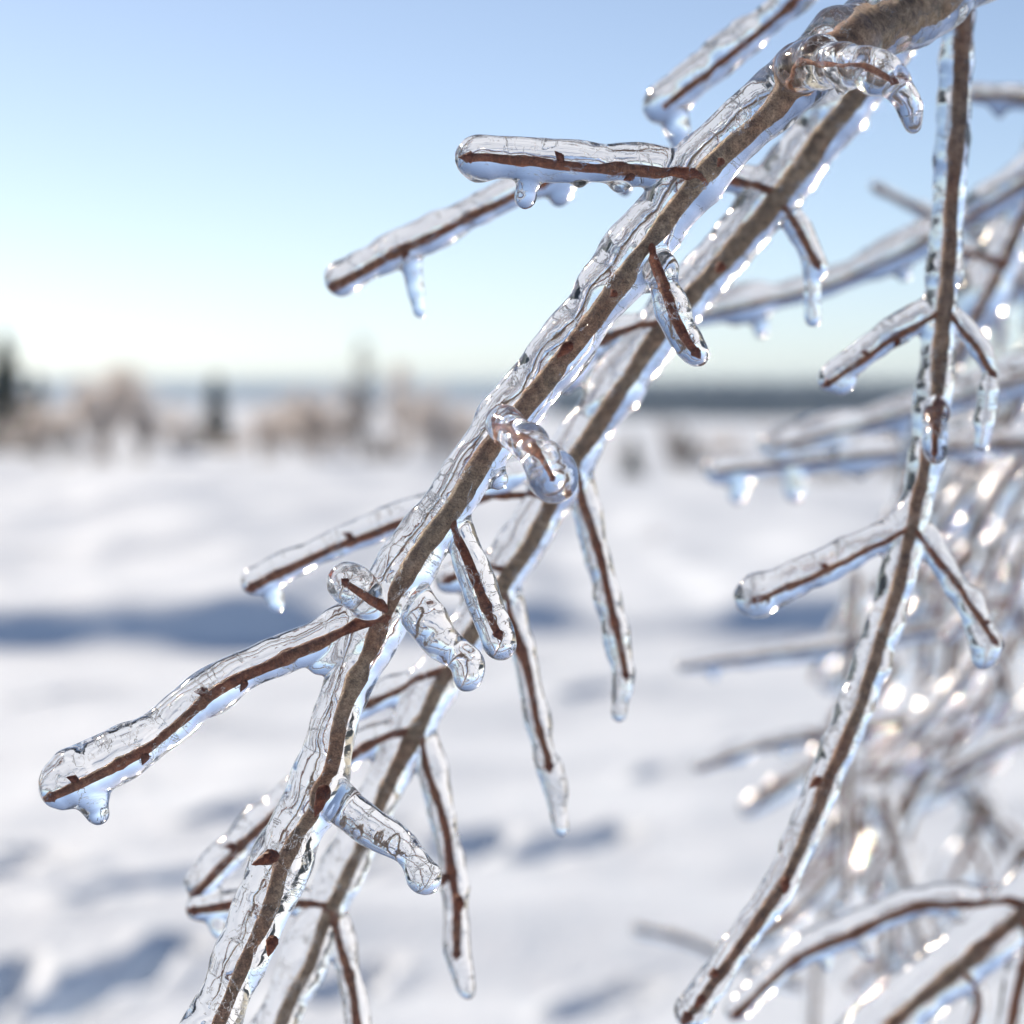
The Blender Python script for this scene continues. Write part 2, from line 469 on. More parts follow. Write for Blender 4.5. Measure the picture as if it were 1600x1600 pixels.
shrub(680, 728, 44, .85, .8, 'frosted shrub half hidden behind the main branch', M_FROST, 21)
shrub(1080, 752, 41, .75, 1.0, 'brown grey brush right of the tiny spruce', M_DRY, 22, 9, 700)
shrub(1180, 760, 40, .5, .7, 'low brown brush left of the hanging branch', M_DRY, 23, 9, 700)
shrub(1310, 768, 38, .75, 1.1, 'brown brush behind the iced background twigs', M_DRY, 24, 9, 900)
shrub(1400, 765, 38, .8, .8, 'brown brush at the right behind the hanging branch', M_DRY, 25, 9, 900)
for k, (x_, y_, d_, h_, w_, what) in enumerate([
        (20, 712, 50, .55, .7, 'low frosted shrub at the foot of the left edge spruce'), (105, 700, 60, .95, .9, 'hazy frosted shrub behind the large pale shrub'), (262, 702, 58, .75, .9, 'hazy frosted shrub behind the lone small spruce'),
        (372, 714, 50, .5, .8, 'low frosted shrub close right of the lone small spruce'), (455, 702, 58, .95, 1.0, 'hazy frosted shrub behind the left of the bare saplings'), (530, 716, 50, .8, .8, 'frosted shrub touching the tall bare sapling'),
        (655, 704, 57, 1.05, 1.0, 'hazy frosted shrub behind the shorter bare sapling'), (735, 716, 50, .8, .9, 'frosted shrub showing between the two thick branches'), (960, 716, 52, .35, .9, 'low frosted shrub just right of the second branch'),
        (1130, 722, 52, .6, 1.0, 'hazy frosted shrub below the dark far forest'), (1240, 724, 52, .7, 1.1, 'wide frosted shrub behind the mid height iced twigs'), (1360, 728, 50, .75, 1.1, 'frosted shrub close left of the hanging branch, far back')]):
    shrub(x_, y_, d_, h_, w_, what, M_FROST, 60 + k, 9, 1100)
shrub(1020, 850, 24, .16, .25, 'tuft of dead grass poking through the snow at centre right', M_DRY, 26, 8, 200, 'grass_tuft', 'grass')
shrub(400, 860, 22, .12, .3, 'small tuft of dead grass on the snow at the left', M_DRY, 27, 8, 150, 'grass_tuft', 'grass')

# ------------------------------------------------------------------ iced branches
ICE_N = 1.28

def build_chain(pts, d0, is_ice_only=False):
    """pts: (x, y, dd, wood_r, ice_r, off) in photo pixels -> wood rows, ice rows (x,y,z,r)"""
    P = np.array(pts, float)
    T = np.gradient(P[:, :2], axis=0)
    T /= np.linalg.norm(T, axis=1)[:, None] + 1e-9
    nl = np.stack([-T[:, 1], T[:, 0]], 1)
    wood = []; ice = []
    for q, nn in zip(P, nl):
        x, y, dd, rw, ri, off = q
        d = d0 + dd; s = px(d)
        ic = np.array([x, y]) + nn * off * (1 if ri > 0 else 0)
        k = 1 / ICE_N
        wc = ic - nn * off * k
        a = at(wc[0], wc[1], d); wood.append((a.x, a.y, a.z, max(rw, .5) * s * (.66 if rw > .75 * ri else (.56 if rw > 13 else .68))))
        b = at(ic[0], ic[1], d); ice.append((b.x, b.y, b.z, ri * s))
    return wood, ice

def laplace(V, E, it, lam):
    deg = np.zeros(len(V)); np.add.at(deg, E[:, 0], 1); np.add.at(deg, E[:, 1], 1)
    for _ in range(it):
        S = np.zeros_like(V)
        for c in range(3):
            S[:, c] = np.bincount(E[:, 0], V[E[:, 1], c], len(V)) + np.bincount(E[:, 1], V[E[:, 0], c], len(V))
        V = V + lam * (S / deg[:, None] - V)
    return V

def bud_mesh(length, rad, seed):
    """a pointed bud of overlapping scales"""
    rng = random.Random(seed)
    V = []; F = []
    prof = [(0, .45), (.12, .8), (.3, 1), (.5, .92), (.7, .62), (.88, .28), (1, .04)]
    seg = 8
    for i, (t, r) in enumerate(prof):
        for k in range(seg):
            a = 2 * math.pi * k / seg + i * .35
            rr = r * rad * (1 + .16 * math.cos(a * 2 + i * 1.6) + rng.uniform(-.06, .06))
            V.append((rr * math.cos(a), rr * math.sin(a), t * length))
    for i in range(len(prof) - 1):
        for k in range(seg):
            k2 = (k + 1) % seg
            F.append((i * seg + k, i * seg + k2, (i + 1) * seg + k2, (i + 1) * seg + k))
    F.append(tuple(range(seg))[::-1]); F.append(tuple((len(prof) - 1) * seg + k for k in range(seg)))
    return mesh_from(V, F)

def iced_branch(label, d0, stem, twigs=(), drops=(), buds=(), voxel=.0004, ice=None, name='ice_coated_branch', wob=1.0, bark=None,
                group=None, seed=1, seg=14, cat='branch', smooth_it=9, bead=0.0, knob=(.085, 1.7)):
    ice = ice or M_ICE; bark = bark or M_BARK
    w0, i0 = build_chain(stem, d0)
    root = empty(name, w0[0][:3])
    O = np.array(w0[0][:3])
    tag(root, label, cat, group)
    chains = []      # (owner object, part name, rows)
    def wood_part(nm, rows, mat, parent, knots, sd):
        rows = np.array(rows); step = max(.0012, rows[:, 3].mean() * .6)
        C = catmull(rows, step)
        rr = C[:, 3].copy()
        s = np.concatenate([[0], np.cumsum(np.linalg.norm(np.diff(C[:, :3], axis=0), axis=1))])
        rr *= 1 + .09 * vnoise(np.stack([s / .006, s * 0 + sd, s * 0], 1), sd)
        if knots:      # swollen nodes along a twig
            kn = np.arange(.012 + .004 * (sd % 3), s[-1] - .004, .019)
            for q in kn: rr *= 1 + .38 * np.exp(-((s - q) / .0011) ** 2)
        if nm == 'side_twig': rr *= 1 + .45 * np.exp(-s / (rows[:, 3].max() * 1.8))      # collar where it leaves the stem
        cen = C[:, :3] - O
        j = rows[:, 3].mean() * .35
        cen[2:-1, 0] += j * vnoise(np.stack([s / .011, s * 0 + 5.5, s * 0 + sd], 1), sd + 7)[2:-1]
        cen[2:-1, 2] += j * vnoise(np.stack([s / .011, s * 0 + 1.5, s * 0 + sd], 1), sd + 8)[2:-1]
        V, F = tube_geo(cen, rr, seg if parent is root and nm == 'stem' else max(8, seg - 4), rough=(.08, .0016, sd))
        return link_mesh(nm, mesh_from(V, F), mat, parent), cen, rr
    st, cen, rr = wood_part('stem', w0, bark, root, False, seed)
    chains.append((root, 'ice_coat', np.array(i0)))
    bi = 0
    for ti, tw in enumerate(twigs):
        pts = tw['p']
        w, ic = build_chain(pts, d0)
        if max(q[3] for q in pts) > 0:
            dn = ((cen + O - np.array(w[0][:3])) ** 2).sum(1).argmin()
            w[0] = tuple(cen[dn] + O) + (w[0][3],)
            to, tcen, trr = wood_part('side_twig', w, tw.get('mat', M_TWIG), root, True, seed + 3 + ti)
            if tw.get('bud', True):
                e = Vector(tcen[-1]); dr = (Vector(tcen[-1]) - Vector(tcen[-5])).normalized()
                b = link_mesh('bud', bud_mesh(trr[-3] * 3.6, trr[-3] * 1.25, bi), M_BUD, to, e - dr * trr[-3] * .8)
                b.rotation_euler = dr.to_track_quat('Z', 'Y').to_euler(); bi += 1
                for f in tw.get('side', ()):
                    k = int(f * (len(tcen) - 1)); c = Vector(tcen[k])
                    dr = (Vector(tcen[min(k + 2, len(tcen) - 1)]) - c).normalized()
                    sd = dr.cross(Vector((0, 1, 0))).normalized() * (1 if (bi % 2) else -1)
                    dd = (dr * .9 + sd * .7 + Vector((0, -.3, 0))).normalized()
                    b = link_mesh('bud', bud_mesh(trr[k] * 3.2, trr[k] * .9, bi), M_BUD, to, c + sd * trr[k] * .6)
                    b.rotation_euler = dd.to_track_quat('Z', 'Y').to_euler(); bi += 1
        else: to = root
        rows = np.array(ic)
        ext = tw.get('ext', 0)
        if ext:
            v = rows[-1, :3] - rows[-2, :3]; v /= np.linalg.norm(v)
            rows[-1, :3] += v * ext * px(d0 + pts[-1][2])
        chains.append((to, 'ice_sleeve' if to is not root else 'ice_stub', rows))
    for dr in drops:
        rows = []
        for (x, y, dd, r) in dr:
            a = at(x, y, d0 + dd); rows.append((a.x, a.y, a.z, r * px(d0 + dd)))
        chains.append((root, 'ice_drop', np.array(rows)))
    for bd in buds:
        x, y, dd, ang, ln, wd = bd
        a = at(x, y, d0 + dd); s = px(d0 + dd)
        o = link_mesh('bud', bud_mesh(ln * s, wd * s, bi), M_BUD, st, Vector(a) - Vector(O)); bi += 1
        dv = (at(x + 10 * math.cos(R(ang)), y - 10 * math.sin(R(ang)), d0 + dd) - a).normalized() + Vector((0, -.25, 0))
        o.rotation_euler = dv.to_track_quat('Z', 'Y').to_euler()
    # ---- one fused ice skin over every chain
    V = []; F = []; S = []; SR = []; SI = []
    for ci, (ow, nm, rows) in enumerate(chains):
        C = catmull(rows, max(voxel * 2.2, rows[:, 3].mean() * .28))
        rr = np.clip(C[:, 3], voxel * 1.5, None)
        s = np.concatenate([[0], np.cumsum(np.linalg.norm(np.diff(C[:, :3], axis=0), axis=1))])
        rb = rows[:, 3].mean()
        rr = rr * (1 + knob[0] * wob * vnoise(np.stack([s / (rb * knob[1]), s * 0 + ci * 3.3, s * 0], 1), seed + 30) + .012 * wob * vnoise(np.stack([s / (rb * .6), s * 0 + ci * 3.3, s * 0], 1), seed + 31))
        v, f = tube_geo(C[:, :3] - O, rr, 20)
        b = len(V); V.extend(v); F.extend([tuple(i + b for i in ff) for ff in f])
        S.append(C[:, :3] - O); SR.append(rr); SI.append(np.full(len(C), ci))
    tmp = bpy.data.objects.new('tmp', mesh_from(V, F)); COL.objects.link(tmp)
    md = tmp.modifiers.new('r', 'REMESH'); md.mode = 'VOXEL'; md.voxel_size = voxel; md.adaptivity = 0
    dg = bpy.context.evaluated_depsgraph_get()
    me = bpy.data.meshes.new_from_object(tmp.evaluated_get(dg))
    old = tmp.data; bpy.data.objects.remove(tmp); bpy.data.meshes.remove(old)
    nv = len(me.vertices); co = np.empty(nv * 3); me.vertices.foreach_get('co', co); co = co.reshape(-1, 3)
    E = np.empty(len(me.edges) * 2, dtype=np.int64); me.edges.foreach_get('vertices', E); E = E.reshape(-1, 2)
    co = laplace(co, E, smooth_it, .5)
    me.vertices.foreach_set('co', co.ravel()); me.update()
    nr = np.empty(nv * 3); me.vertices.foreach_get('normal', nr); nr = nr.reshape(-1, 3)
    u = px(d0) * wob
    disp = 4.2 * u * vnoise(co / .0054, seed + 50) + (.9 + bead) * u * vnoise(co / .0026, seed + 51)
    co = co + nr * disp[:, None]
    co = laplace(co, E, 1, .5)
    me.vertices.foreach_set('co', co.ravel()); me.update()
    me.vertices.foreach_get('normal', nr_ := np.empty(nv * 3)); nr = nr_.reshape(-1, 3)
    # ---- cut the skin along the parts it belongs to (shared normals keep it seamless)
    CH = [q.copy() for q in S]
    S = np.concatenate([q[::3] for q in S]); SR = np.concatenate([q[::3] for q in SR]); SI = np.concatenate([q[::3] for q in SI])
    lab = np.empty(nv, dtype=np.int64)
    for a in range(0, nv, 20000):
        c = co[a:a + 20000]
        d = np.sqrt(((c[:, None, :] - S[None]) ** 2).sum(-1)) - SR[None]
        lab[a:a + 20000] = SI[d.argmin(1)]
    npoly = len(me.polygons)
    lt = np.empty(npoly, dtype=np.int64); me.polygons.foreach_get('loop_total', lt)
    lv = np.empty(len(me.loops), dtype=np.int64); me.loops.foreach_get('vertex_index', lv)
    if (lt == 4).all(): Q = lv.reshape(-1, 4)
    else: Q = np.array([list(p.vertices) + [p.vertices[-1]] * (4 - len(p.vertices)) for p in me.polygons])
    fl = lab[Q[:, 0]]
    for ci, (ow, nm, rows) in enumerate(chains):
        q = Q[fl == ci]
        if len(q) == 0: continue
        ids, inv = np.unique(q, return_inverse=True); q2 = inv.reshape(-1, 4)
        m2 = bpy.data.meshes.new(nm)
        m2.from_pydata(co[ids].tolist(), [], q2.tolist())
        m2.polygons.foreach_set('use_smooth', [True] * len(m2.polygons))
        m2.normals_split_custom_set_from_vertices(nr[ids].tolist())
        m2.update()
        if ice is not M_ICE3:      # coordinates along and across this twig, for the painted refraction lines
            Cc = CH[ci]; sc_ = np.concatenate([[0], np.cumsum(np.linalg.norm(np.diff(Cc, axis=0), axis=1))])
            pv = co[ids]; k = np.empty(len(pv), dtype=np.int64)
            for a in range(0, len(pv), 20000): k[a:a + 20000] = ((pv[a:a + 20000, None, :] - Cc[None]) ** 2).sum(-1).argmin(1)
            Tt = np.gradient(Cc, axis=0); Tt /= np.linalg.norm(Tt, axis=1)[:, None]
            ofs = pv - Cc[k]; al = (ofs * Tt[k]).sum(1); rest = ofs - Tt[k] * al[:, None]
            n1 = np.cross(Tt[k], np.array([0, 1., .02])); n1 /= np.linalg.norm(n1, axis=1)[:, None]; n2 = np.cross(Tt[k], n1)
            fv = np.stack([sc_[k] + al + ci * .37, (rest * n1).sum(1), (rest * n2).sum(1)], 1)
            at_ = m2.attributes.new('flow', 'FLOAT_VECTOR', 'POINT'); at_.data.foreach_set('vector', fv.astype(np.float32).ravel())
        link_mesh(nm, m2, ice, ow)
    bpy.data.meshes.remove(me)
    return root

# ---- the sharp main branch
iced_branch('thick ice coated main branch running diagonally through the sharp centre', FOCUS,
    [(1580, -80, .05, 46, 64, 3), (1430, 8, .035, 44, 61, 3), (1330, 62, .018, 37, 55, 3), (1245, 128, .004, 28, 48, 3), (1165, 208, 0, 21, 45.4, 10), (1095, 280, 0, 21, 47.5, 11), (1010, 388, 0, 21, 48.6, 10),
     (930, 492, 0, 22, 49.7, 11), (860, 588, 0, 22, 47.5, 12), (800, 662, 0, 22, 49.7, 12), (745, 738, 0, 22, 47.5, 10), (700, 803, 0, 22, 45.4, 9), (650, 878, 0, 20, 45.4, 10), (605, 955, 0, 20, 45.4, 9),
     (580, 1012, 0, 24, 43, 9), (570, 1034, 0, 16, 42, 10), (562, 1056, 0, 23, 41, 11), (550, 1085, 0, 18, 41, 11), (530, 1140, 0, 17, 40, 11), (505, 1232, 0, 15, 43.2, 8), (467, 1300, 0, 16, 45.4, 7), (430, 1390, 0, 16, 44.3, 8), (395, 1475, 0, 15, 41, 9), (345, 1590, 0, 14, 44.3, 9), (290, 1720, 0, 14, 44.3, 9)],
    twigs=[
        dict(p=[(1088, 278, 0, 11, 36, 6), (1000, 267, -.002, 10, 33, 8), (890, 258, -.004, 9, 33, 6), (800, 249, -.005, 8, 35, 2), (738, 246, -.006, 8, 34, 0)], ext=-6, side=(.3, .62)),
        dict(p=[(1240, 112, 0, 6, 38, 0), (1262, 100, -.008, 4, 36, 0), (1285, 98, -.014, 3, 40, 0), (1303, 100, -.018, 3, 35, 0), (1322, 102, -.022, 3, 40, 0), (1345, 104, -.026, 3, 34, 0), (1372, 114, -.029, 6, 39, 0), (1394, 126, -.031, 5, 32, 0)], ext=0, side=(.3, .55)),
        dict(p=[(1026, 392, -.002, 8, 21, 0), (1040, 450, -.007, 8, 28, 2), (1062, 508, -.01, 8, 30, 2), (1086, 548, -.012, 7, 20, 0)], ext=8),
        dict(p=[(785, 662, -.008, 5, 32, 0), (805, 678, -.018, 4, 28, 0), (822, 692, -.024, 4, 32, 0), (845, 715, -.033, 5, 31, 0), (864, 748, -.038, 4, 37, 0)], ext=0),
        dict(p=[(714, 808, 0, 8, 24, 0), (733, 875, -.002, 8, 28, 0), (756, 938, -.004, 8, 30, 0), (778, 988, -.005, 7, 27, 4)], ext=14),
        dict(p=[(648, 936, -.002, 0, 30, 0), (685, 996, -.008, 0, 33, 0), (722, 1030, -.012, 0, 28, 0), (733, 1058, -.013, 0, 26, 0)]),
        dict(p=[(590, 952, -.004, 7, 26, 0), (560, 925, -.008, 7, 33, 0), (543, 912, -.01, 6, 36, 0)], ext=0),
        dict(p=[(592, 960, 0, 12, 36, 6), (510, 1000, -.002, 11, 35, 6), (416, 1040, -.004, 10, 35, 7), (330, 1088, -.006, 10, 37, 9), (259, 1148, -.008, 9, 38, 12), (170, 1202, -.009, 9, 42, 12), (88, 1242, -.01, 8, 43, 12)], ext=-20, side=(.42, .52, .75, .93)),
        dict(p=[(512, 1238, -.003, 0, 36, 0), (575, 1290, -.006, 0, 30, 0), (635, 1328, -.009, 0, 24, 0), (664, 1368, -.01, 0, 26, 0)]),
    ],
    drops=[[(905, 262, -.004, 30), (905, 279, -.004, 17)], [(965, 268, -.003, 28), (968, 283, -.003, 17)],
           [(770, 740, 0, 26), (776, 748, 0, 20)], [(1010, 430, 0, 26), (1015, 440, 0, 20)], [(832, 252, -.005, 36), (824, 286, -.005, 24), (820, 309, -.005, 18)],
           [(1385, 122, -.03, 33), (1418, 158, -.032, 23), (1426, 195, -.032, 17)],
           [(1318, 108, -.022, 26), (1314, 140, -.022, 13)],
           [(122, 1212, -.009, 47), (140, 1238, -.009, 38), (152, 1268, -.009, 23)],
           [(575, 985, -.002, 38), (540, 1006, -.002, 36), (502, 1034, -.002, 25)]],
    buds=[(436, 1334, -.004, 200, 46, 12), (428, 1462, -.004, 255, 34, 10), (510, 1228, -.006, 250, 52, 12), (893, 536, -.006, 225, 34, 9), (1128, 248, -.005, 240, 16, 7), (962, 455, -.005, 225, 14, 7)],
    voxel=.00038, seed=1, seg=20, knob=(.13, 1.5), bead=.1)

# ---- the slightly softer branch behind it
B = .105
iced_branch('second thick iced branch behind and below the sharp main branch', FOCUS,
    [(1500, -90, B, 24.08, 44, 4), (1400, 55, B, 24.08, 44, 4), (1328, 155, B, 23.22, 44, 5), (1222, 298, B, 22.36, 44, 8), (1140, 398, B, 21.5, 44, 8), (1060, 487, B, 20.64, 42, 8), (975, 600, B, 19.78, 40, 8),
     (900, 715, B, 19.78, 38, 8), (842, 820, B, 18.92, 38, 8), (790, 905, B, 18.06, 37, 8), (738, 990, B, 18.06, 37, 8), (690, 1062, B, 17.2, 37, 8), (650, 1140, B, 17.2, 37, 8), (592, 1260, B, 16.34, 36, 8),
     (520, 1415, B, 15.48, 36, 8), (470, 1530, B, 14.62, 35, 8), (410, 1670, B, 14.62, 35, 8)],
    twigs=[
        dict(p=[(1195, 290, B, 9, 26, 0), (1110, 272, B, 9, 26, 4), (1000, 258, B, 9, 28, 5), (900, 268, B, 8, 28, 5), (800, 306, B, 8, 27, 6), (700, 358, B, 8, 28, 6), (635, 388, B, 8, 29, 6), (527, 445, B, 9, 29, 6)], ext=-10, side=(.84,)),
        dict(p=[(1212, 312, B, 8, 20, 0), (1245, 352, B, 7, 20, 0), (1275, 410, B, 7, 18, 3)], ext=10),
        dict(p=[(1045, 500, B, 9, 24, 0), (985, 517, B, 9, 26, 4), (930, 537, B, 9, 27, 4), (890, 575, B, 7, 26, 0)]),
        dict(p=[(905, 738, B, 8, 20, 0), (930, 845, B, 8, 22, 2), (955, 950, B, 7, 21, 2), (978, 1052, B, 7, 19, 4)], ext=0),
        dict(p=[(806, 742, B, 8, 24, 4), (735, 778, B, 8, 24, 6), (640, 812, B, 8, 25, 8), (530, 855, B, 8, 24, 8), (398, 915, B, 8, 24, 6)], ext=-6, side=(.66,)),
        dict(p=[(797, 925, B, 8, 20, 0), (820, 1030, B, 8, 20, 0), (838, 1120, B, 7, 20, 0), (858, 1195, B, 7, 19, 4)]),
        dict(p=[(785, 878, B, 8, 22, 0), (745, 890, B, 7, 24, 0), (705, 905, B, 7, 24, 0)]),
        dict(p=[(652, 1138, B, 9, 24, 0), (560, 1172, B, 8, 26, 4), (420, 1280, B, 8, 27, 6), (312, 1390, B, 8, 26, 8)], ext=-8, side=(.8,)),
        dict(p=[(665, 1152, B, 8, 22, 0), (692, 1280, B, 8, 22, 0), (710, 1380, B, 8, 22, 0), (714, 1485, B, 8, 24, 0)], side=(.66,)),
        dict(p=[(695, 1045, B, 8, 20, 0), (600, 1090, B, 7, 23, 4), (510, 1135, B, 7, 20, 0)]),
        dict(p=[(505, 1408, B, 8, 22, 0), (400, 1413, B, 8, 22, 4), (308, 1422, B, 7, 21, 4)]),
        dict(p=[(524, 1428, B, 9, 22, 0), (543, 1510, B, 8, 22, 0), (556, 1585, B, 8, 22, 0), (566, 1680, B, 8, 22, 0)]),
    ],
    drops=[[(640, 400, B, 18), (648, 440, B, 13), (656, 490, B, 11)], [(876, 278, B, 24), (873, 306, B, 18)], [(975, 290, B, 18), (977, 298, B, 9)],
           [(1270, 412, B, 18), (1271, 455, B, 15), (1271, 497, B, 14)], [(890, 590, B, 24), (885, 600, B, 18)],
           [(976, 1050, B, 18), (970, 1085, B, 16), (968, 1115, B, 13)], [(425, 915, B, 20), (432, 944, B, 14)],
           [(858, 1195, B, 20), (868, 1240, B, 17), (877, 1294, B, 12)], [(715, 1485, B, 24), (722, 1520, B, 19), (731, 1550, B, 13)],
           [(335, 1420, B, 20), (342, 1455, B, 12)], [(325, 1385, B, 22), (310, 1400, B, 14)]],
    buds=[(715, 1398, B - .006, 280, 30, 10), (1130, 412, B - .008, 230, 20, 9)],
    voxel=.0005, ice=M_ICE2, seed=5, bead=.6, knob=(.11, 1.4))

# ---- the branch hanging at the right
C_ = .088
iced_branch('slender iced branch hanging down at the right, forking in opposite pairs', FOCUS,
    [(1522, -120, C_, 18, 25, 3), (1506, 0, C_, 18, 26, 5), (1496, 180, C_, 17, 27, 6), (1487, 340, C_, 16, 28, 7), (1476, 480, C_, 17, 30, 7), (1464, 620, C_, 16, 29, 5), (1446, 740, C_, 14, 29, 4),
     (1426, 825, C_, 15, 31, 5), (1395, 950, C_, 14, 30, 5), (1340, 1110, C_, 11, 30, 6), (1285, 1240, C_, 11, 28, 5), (1230, 1370, C_, 11, 27, 4), (1150, 1488, C_, 10, 26, 4), (1083, 1580, C_, 9, 27, 2)],
    twigs=[
        dict(p=[(1462, 485, C_, 7, 25, 4), (1400, 524, C_, 6, 24, 6), (1350, 560, C_, 6, 24, 6), (1297, 597, C_, 6, 24, 5)], ext=-6, side=(.45, .7)),
        dict(p=[(1488, 488, C_, 7, 18, 0), (1520, 535, C_, 6, 18, -4), (1549, 582, C_, 6, 16, 0)]),
        dict(p=[(1464, 630, C_ - .01, 4, 20, 0), (1462, 665, C_ - .02, 5, 20, 0), (1461, 705, C_ - .025, 5, 21, 0)]),
        dict(p=[(1422, 820, C_, 7, 28, 5), (1350, 860, C_, 6, 27, 7), (1270, 900, C_, 6, 29, 7), (1182, 936, C_, 6, 37, 4)], ext=-4, side=(.55, .95)),
        dict(p=[(1438, 826, C_, 7, 22, 0), (1482, 895, C_, 6, 21, 3), (1520, 950, C_, 6, 21, 4), (1551, 1000, C_, 6, 20, 5)], side=(.85,)),
    ],
    drops=[[(1318, 592, C_, 20), (1314, 598, C_, 18)], [(1546, 586, C_, 17), (1540, 650, C_, 15), (1533, 695, C_, 14)], [(1538, 1005, C_, 26), (1538, 1026, C_, 21)],
           [(1515, 935, C_, 22), (1530, 990, C_, 26)]],
    buds=[(1282, 1215, C_ - .003, 220, 26, 8), (1228, 1370, C_ - .004, 265, 28, 9), (1122, 1518, C_ - .003, 200, 18, 8), (1100, 1555, C_ - .003, 230, 26, 8), (1080, 1582, C_, 230, 22, 8)],
    voxel=.0005, ice=M_ICE2, seed=9, bark=M_FARBARK, bead=1.0, knob=(.11, 1.3))

# ---- iced branches further back
def bg_branch(label, dd, stem, twigs=(), drops=(), voxel=.0009, seed=20, **kw):
    k = .72 if dd > .28 else .9
    st = [(x, y, dd, rw * k, ri * 1.15, off) for (x, y, rw, ri, off) in stem]
    tw = [dict(p=[(x, y, dd, rw, ri, off) for (x, y, rw, ri, off) in t], bud=True) for t in twigs]
    dr = [[(x, y, dd, r) for (x, y, r) in q] for q in drops]
    return iced_branch(label, FOCUS, st, tw, dr, (), voxel=voxel, ice=M_ICE3 if dd > .2 else M_ICE2, seed=seed, bark=M_TWIG if dd < .2 else M_FARBARK, seg=10, bead=1.0 if dd < .28 else 0, knob=(.15, 1.3) if dd < .28 else (.30, 2.2), **kw)
bg_branch('iced twig dropping in from the top edge, left of the thick branch base', .12,
    [(1330, -100, 9, 26, 6), (1240, 2, 8, 26, 6), (1140, 85, 8, 25, 6), (1040, 166, 7, 26, 6)], (), [[(1052, 175, 24), (1058, 200, 20), (1062, 222, 17)]], .0006, 21)
bg_branch('long iced twig slanting up to the right edge behind the hanging branch', .30,
    [(1700, 220, 12, 30, 6), (1590, 292, 10, 26, 6), (1450, 375, 9, 25, 6), (1300, 445, 8, 24, 6), (1180, 474, 8, 23, 5), (1095, 494, 8, 21, 4), (1035, 508, 6, 16, 3)], (),
    [[(1185, 490, 16), (1189, 518, 12)], [(1412, 408, 16), (1412, 428, 12)], [(1145, 490, 14), (1147, 500, 10)]], .0007, 22)
bg_branch('short iced twig poking in at the upper right edge', .30, [(1720, 165, 11, 19, 4), (1600, 156, 10, 19, 4), (1522, 150, 9, 17, 3)], (), [[(1560, 166, 14), (1562, 182, 9)]], .0008, 23)
bg_branch('thin bare twig pointing up left behind the hanging branch', .50, [(1640, 410, 9, 11, 0), (1540, 372, 9, 11, 0), (1450, 332, 8, 10, 0), (1367, 292, 8, 10, 0)], (), (), .0009, 24)
bg_branch('dark twig descending from the right edge beside the hanging branch', .36,
    [(1680, 180, 14, 32, 10), (1600, 340, 13, 32, 12), (1540, 470, 12, 30, 12), (1480, 590, 10, 24, 8), (1430, 720, 8, 18, 4), (1400, 830, 7, 14, 2)],
    [[(1570, 420, 9, 20, 4), (1520, 400, 8, 18, 4), (1470, 395, 7, 15, 4)]], [[(1520, 420, 14), (1515, 440, 10)]], .0008, 25)
bg_branch('iced twig reaching left at mid height, upper of a pair', .42, [(1720, 560, 10, 28, 6), (1600, 592, 9, 27, 6), (1480, 628, 8, 25, 6), (1340, 668, 8, 24, 6), (1210, 700, 7, 20, 4)],
    (), [[(1410, 660, 16), (1410, 690, 10)], [(1300, 690, 14), (1302, 706, 9)]], .0009, 26)
bg_branch('iced twig with hanging drops at mid height, lower of a pair', .42, [(1640, 690, 10, 26, 6), (1500, 700, 9, 25, 6), (1400, 708, 8, 25, 6), (1250, 724, 8, 24, 6), (1120, 738, 7, 20, 4)],
    (), [[(1155, 745, 18), (1153, 772, 13)], [(1240, 738, 20), (1242, 766, 15)], [(1345, 725, 18), (1346, 742, 10)]], .0009, 27)
bg_branch('dark bare twig crossing behind at the right, sloping down left', .48, [(1700, 480, 12, 17, 3), (1610, 600, 11, 16, 3), (1540, 720, 10, 15, 3), (1470, 830, 9, 13, 3), (1420, 920, 7, 10, 0)], (), (), .001, 28)
bg_branch('blurred iced twig above the blue snow shadow, pointing left', .62, [(1480, 980, 9, 17, 3), (1350, 1004, 8, 16, 3), (1200, 1024, 8, 16, 3), (1068, 1042, 7, 13, 3)], (), [[(1115, 1046, 10), (1116, 1060, 7)]], .0011, 29)
bg_branch('blurred iced twig below the blue snow shadow, pointing left', .58, [(1440, 1120, 9, 16, 3), (1300, 1150, 8, 15, 3), (1190, 1166, 8, 15, 3), (1092, 1200, 7, 12, 2)], (), [[(1225, 1176, 9), (1226, 1186, 6)]], .0011, 30)
bg_branch('dark twig tip entering from the right edge at lower middle', .50, [(1720, 1110, 9, 15, 3), (1600, 1150, 8, 14, 3), (1530, 1180, 8, 13, 2), (1482, 1205, 7, 10, 0)], (), (), .001, 31)
bg_branch('thick blurred stem slanting behind the tip drop at right', .75, [(1560, 740, 14, 19, 2), (1510, 920, 13, 18, 2), (1480, 1070, 13, 18, 2), (1450, 1190, 12, 16, 2), (1410, 1330, 10, 14, 1)],
    [[(1476, 1080, 7, 12, 2), (1420, 1130, 6, 11, 2), (1360, 1190, 6, 10, 2)], [(1530, 850, 7, 11, 0), (1590, 960, 7, 11, 0), (1660, 1060, 6, 10, 0)]], (), .0012, 32)
bg_branch('thin upright blurred twig behind the hanging branch, lower middle', .62, [(1340, 900, 8, 14, 2), (1330, 1060, 8, 14, 2), (1326, 1220, 7, 13, 2), (1322, 1400, 6, 11, 0)],
    [[(1330, 1080, 5, 10, 0), (1285, 1160, 5, 9, 0), (1265, 1240, 5, 8, 0)]], (), .0011, 33)
bg_branch('short blurred twig lying left of the hanging branch tip', .95, [(1250, 1540, 9, 12, 0), (1170, 1510, 9, 12, 0), (1085, 1472, 9, 11, 0), (1000, 1450, 8, 10, 0)], (), (), .0013, 34)
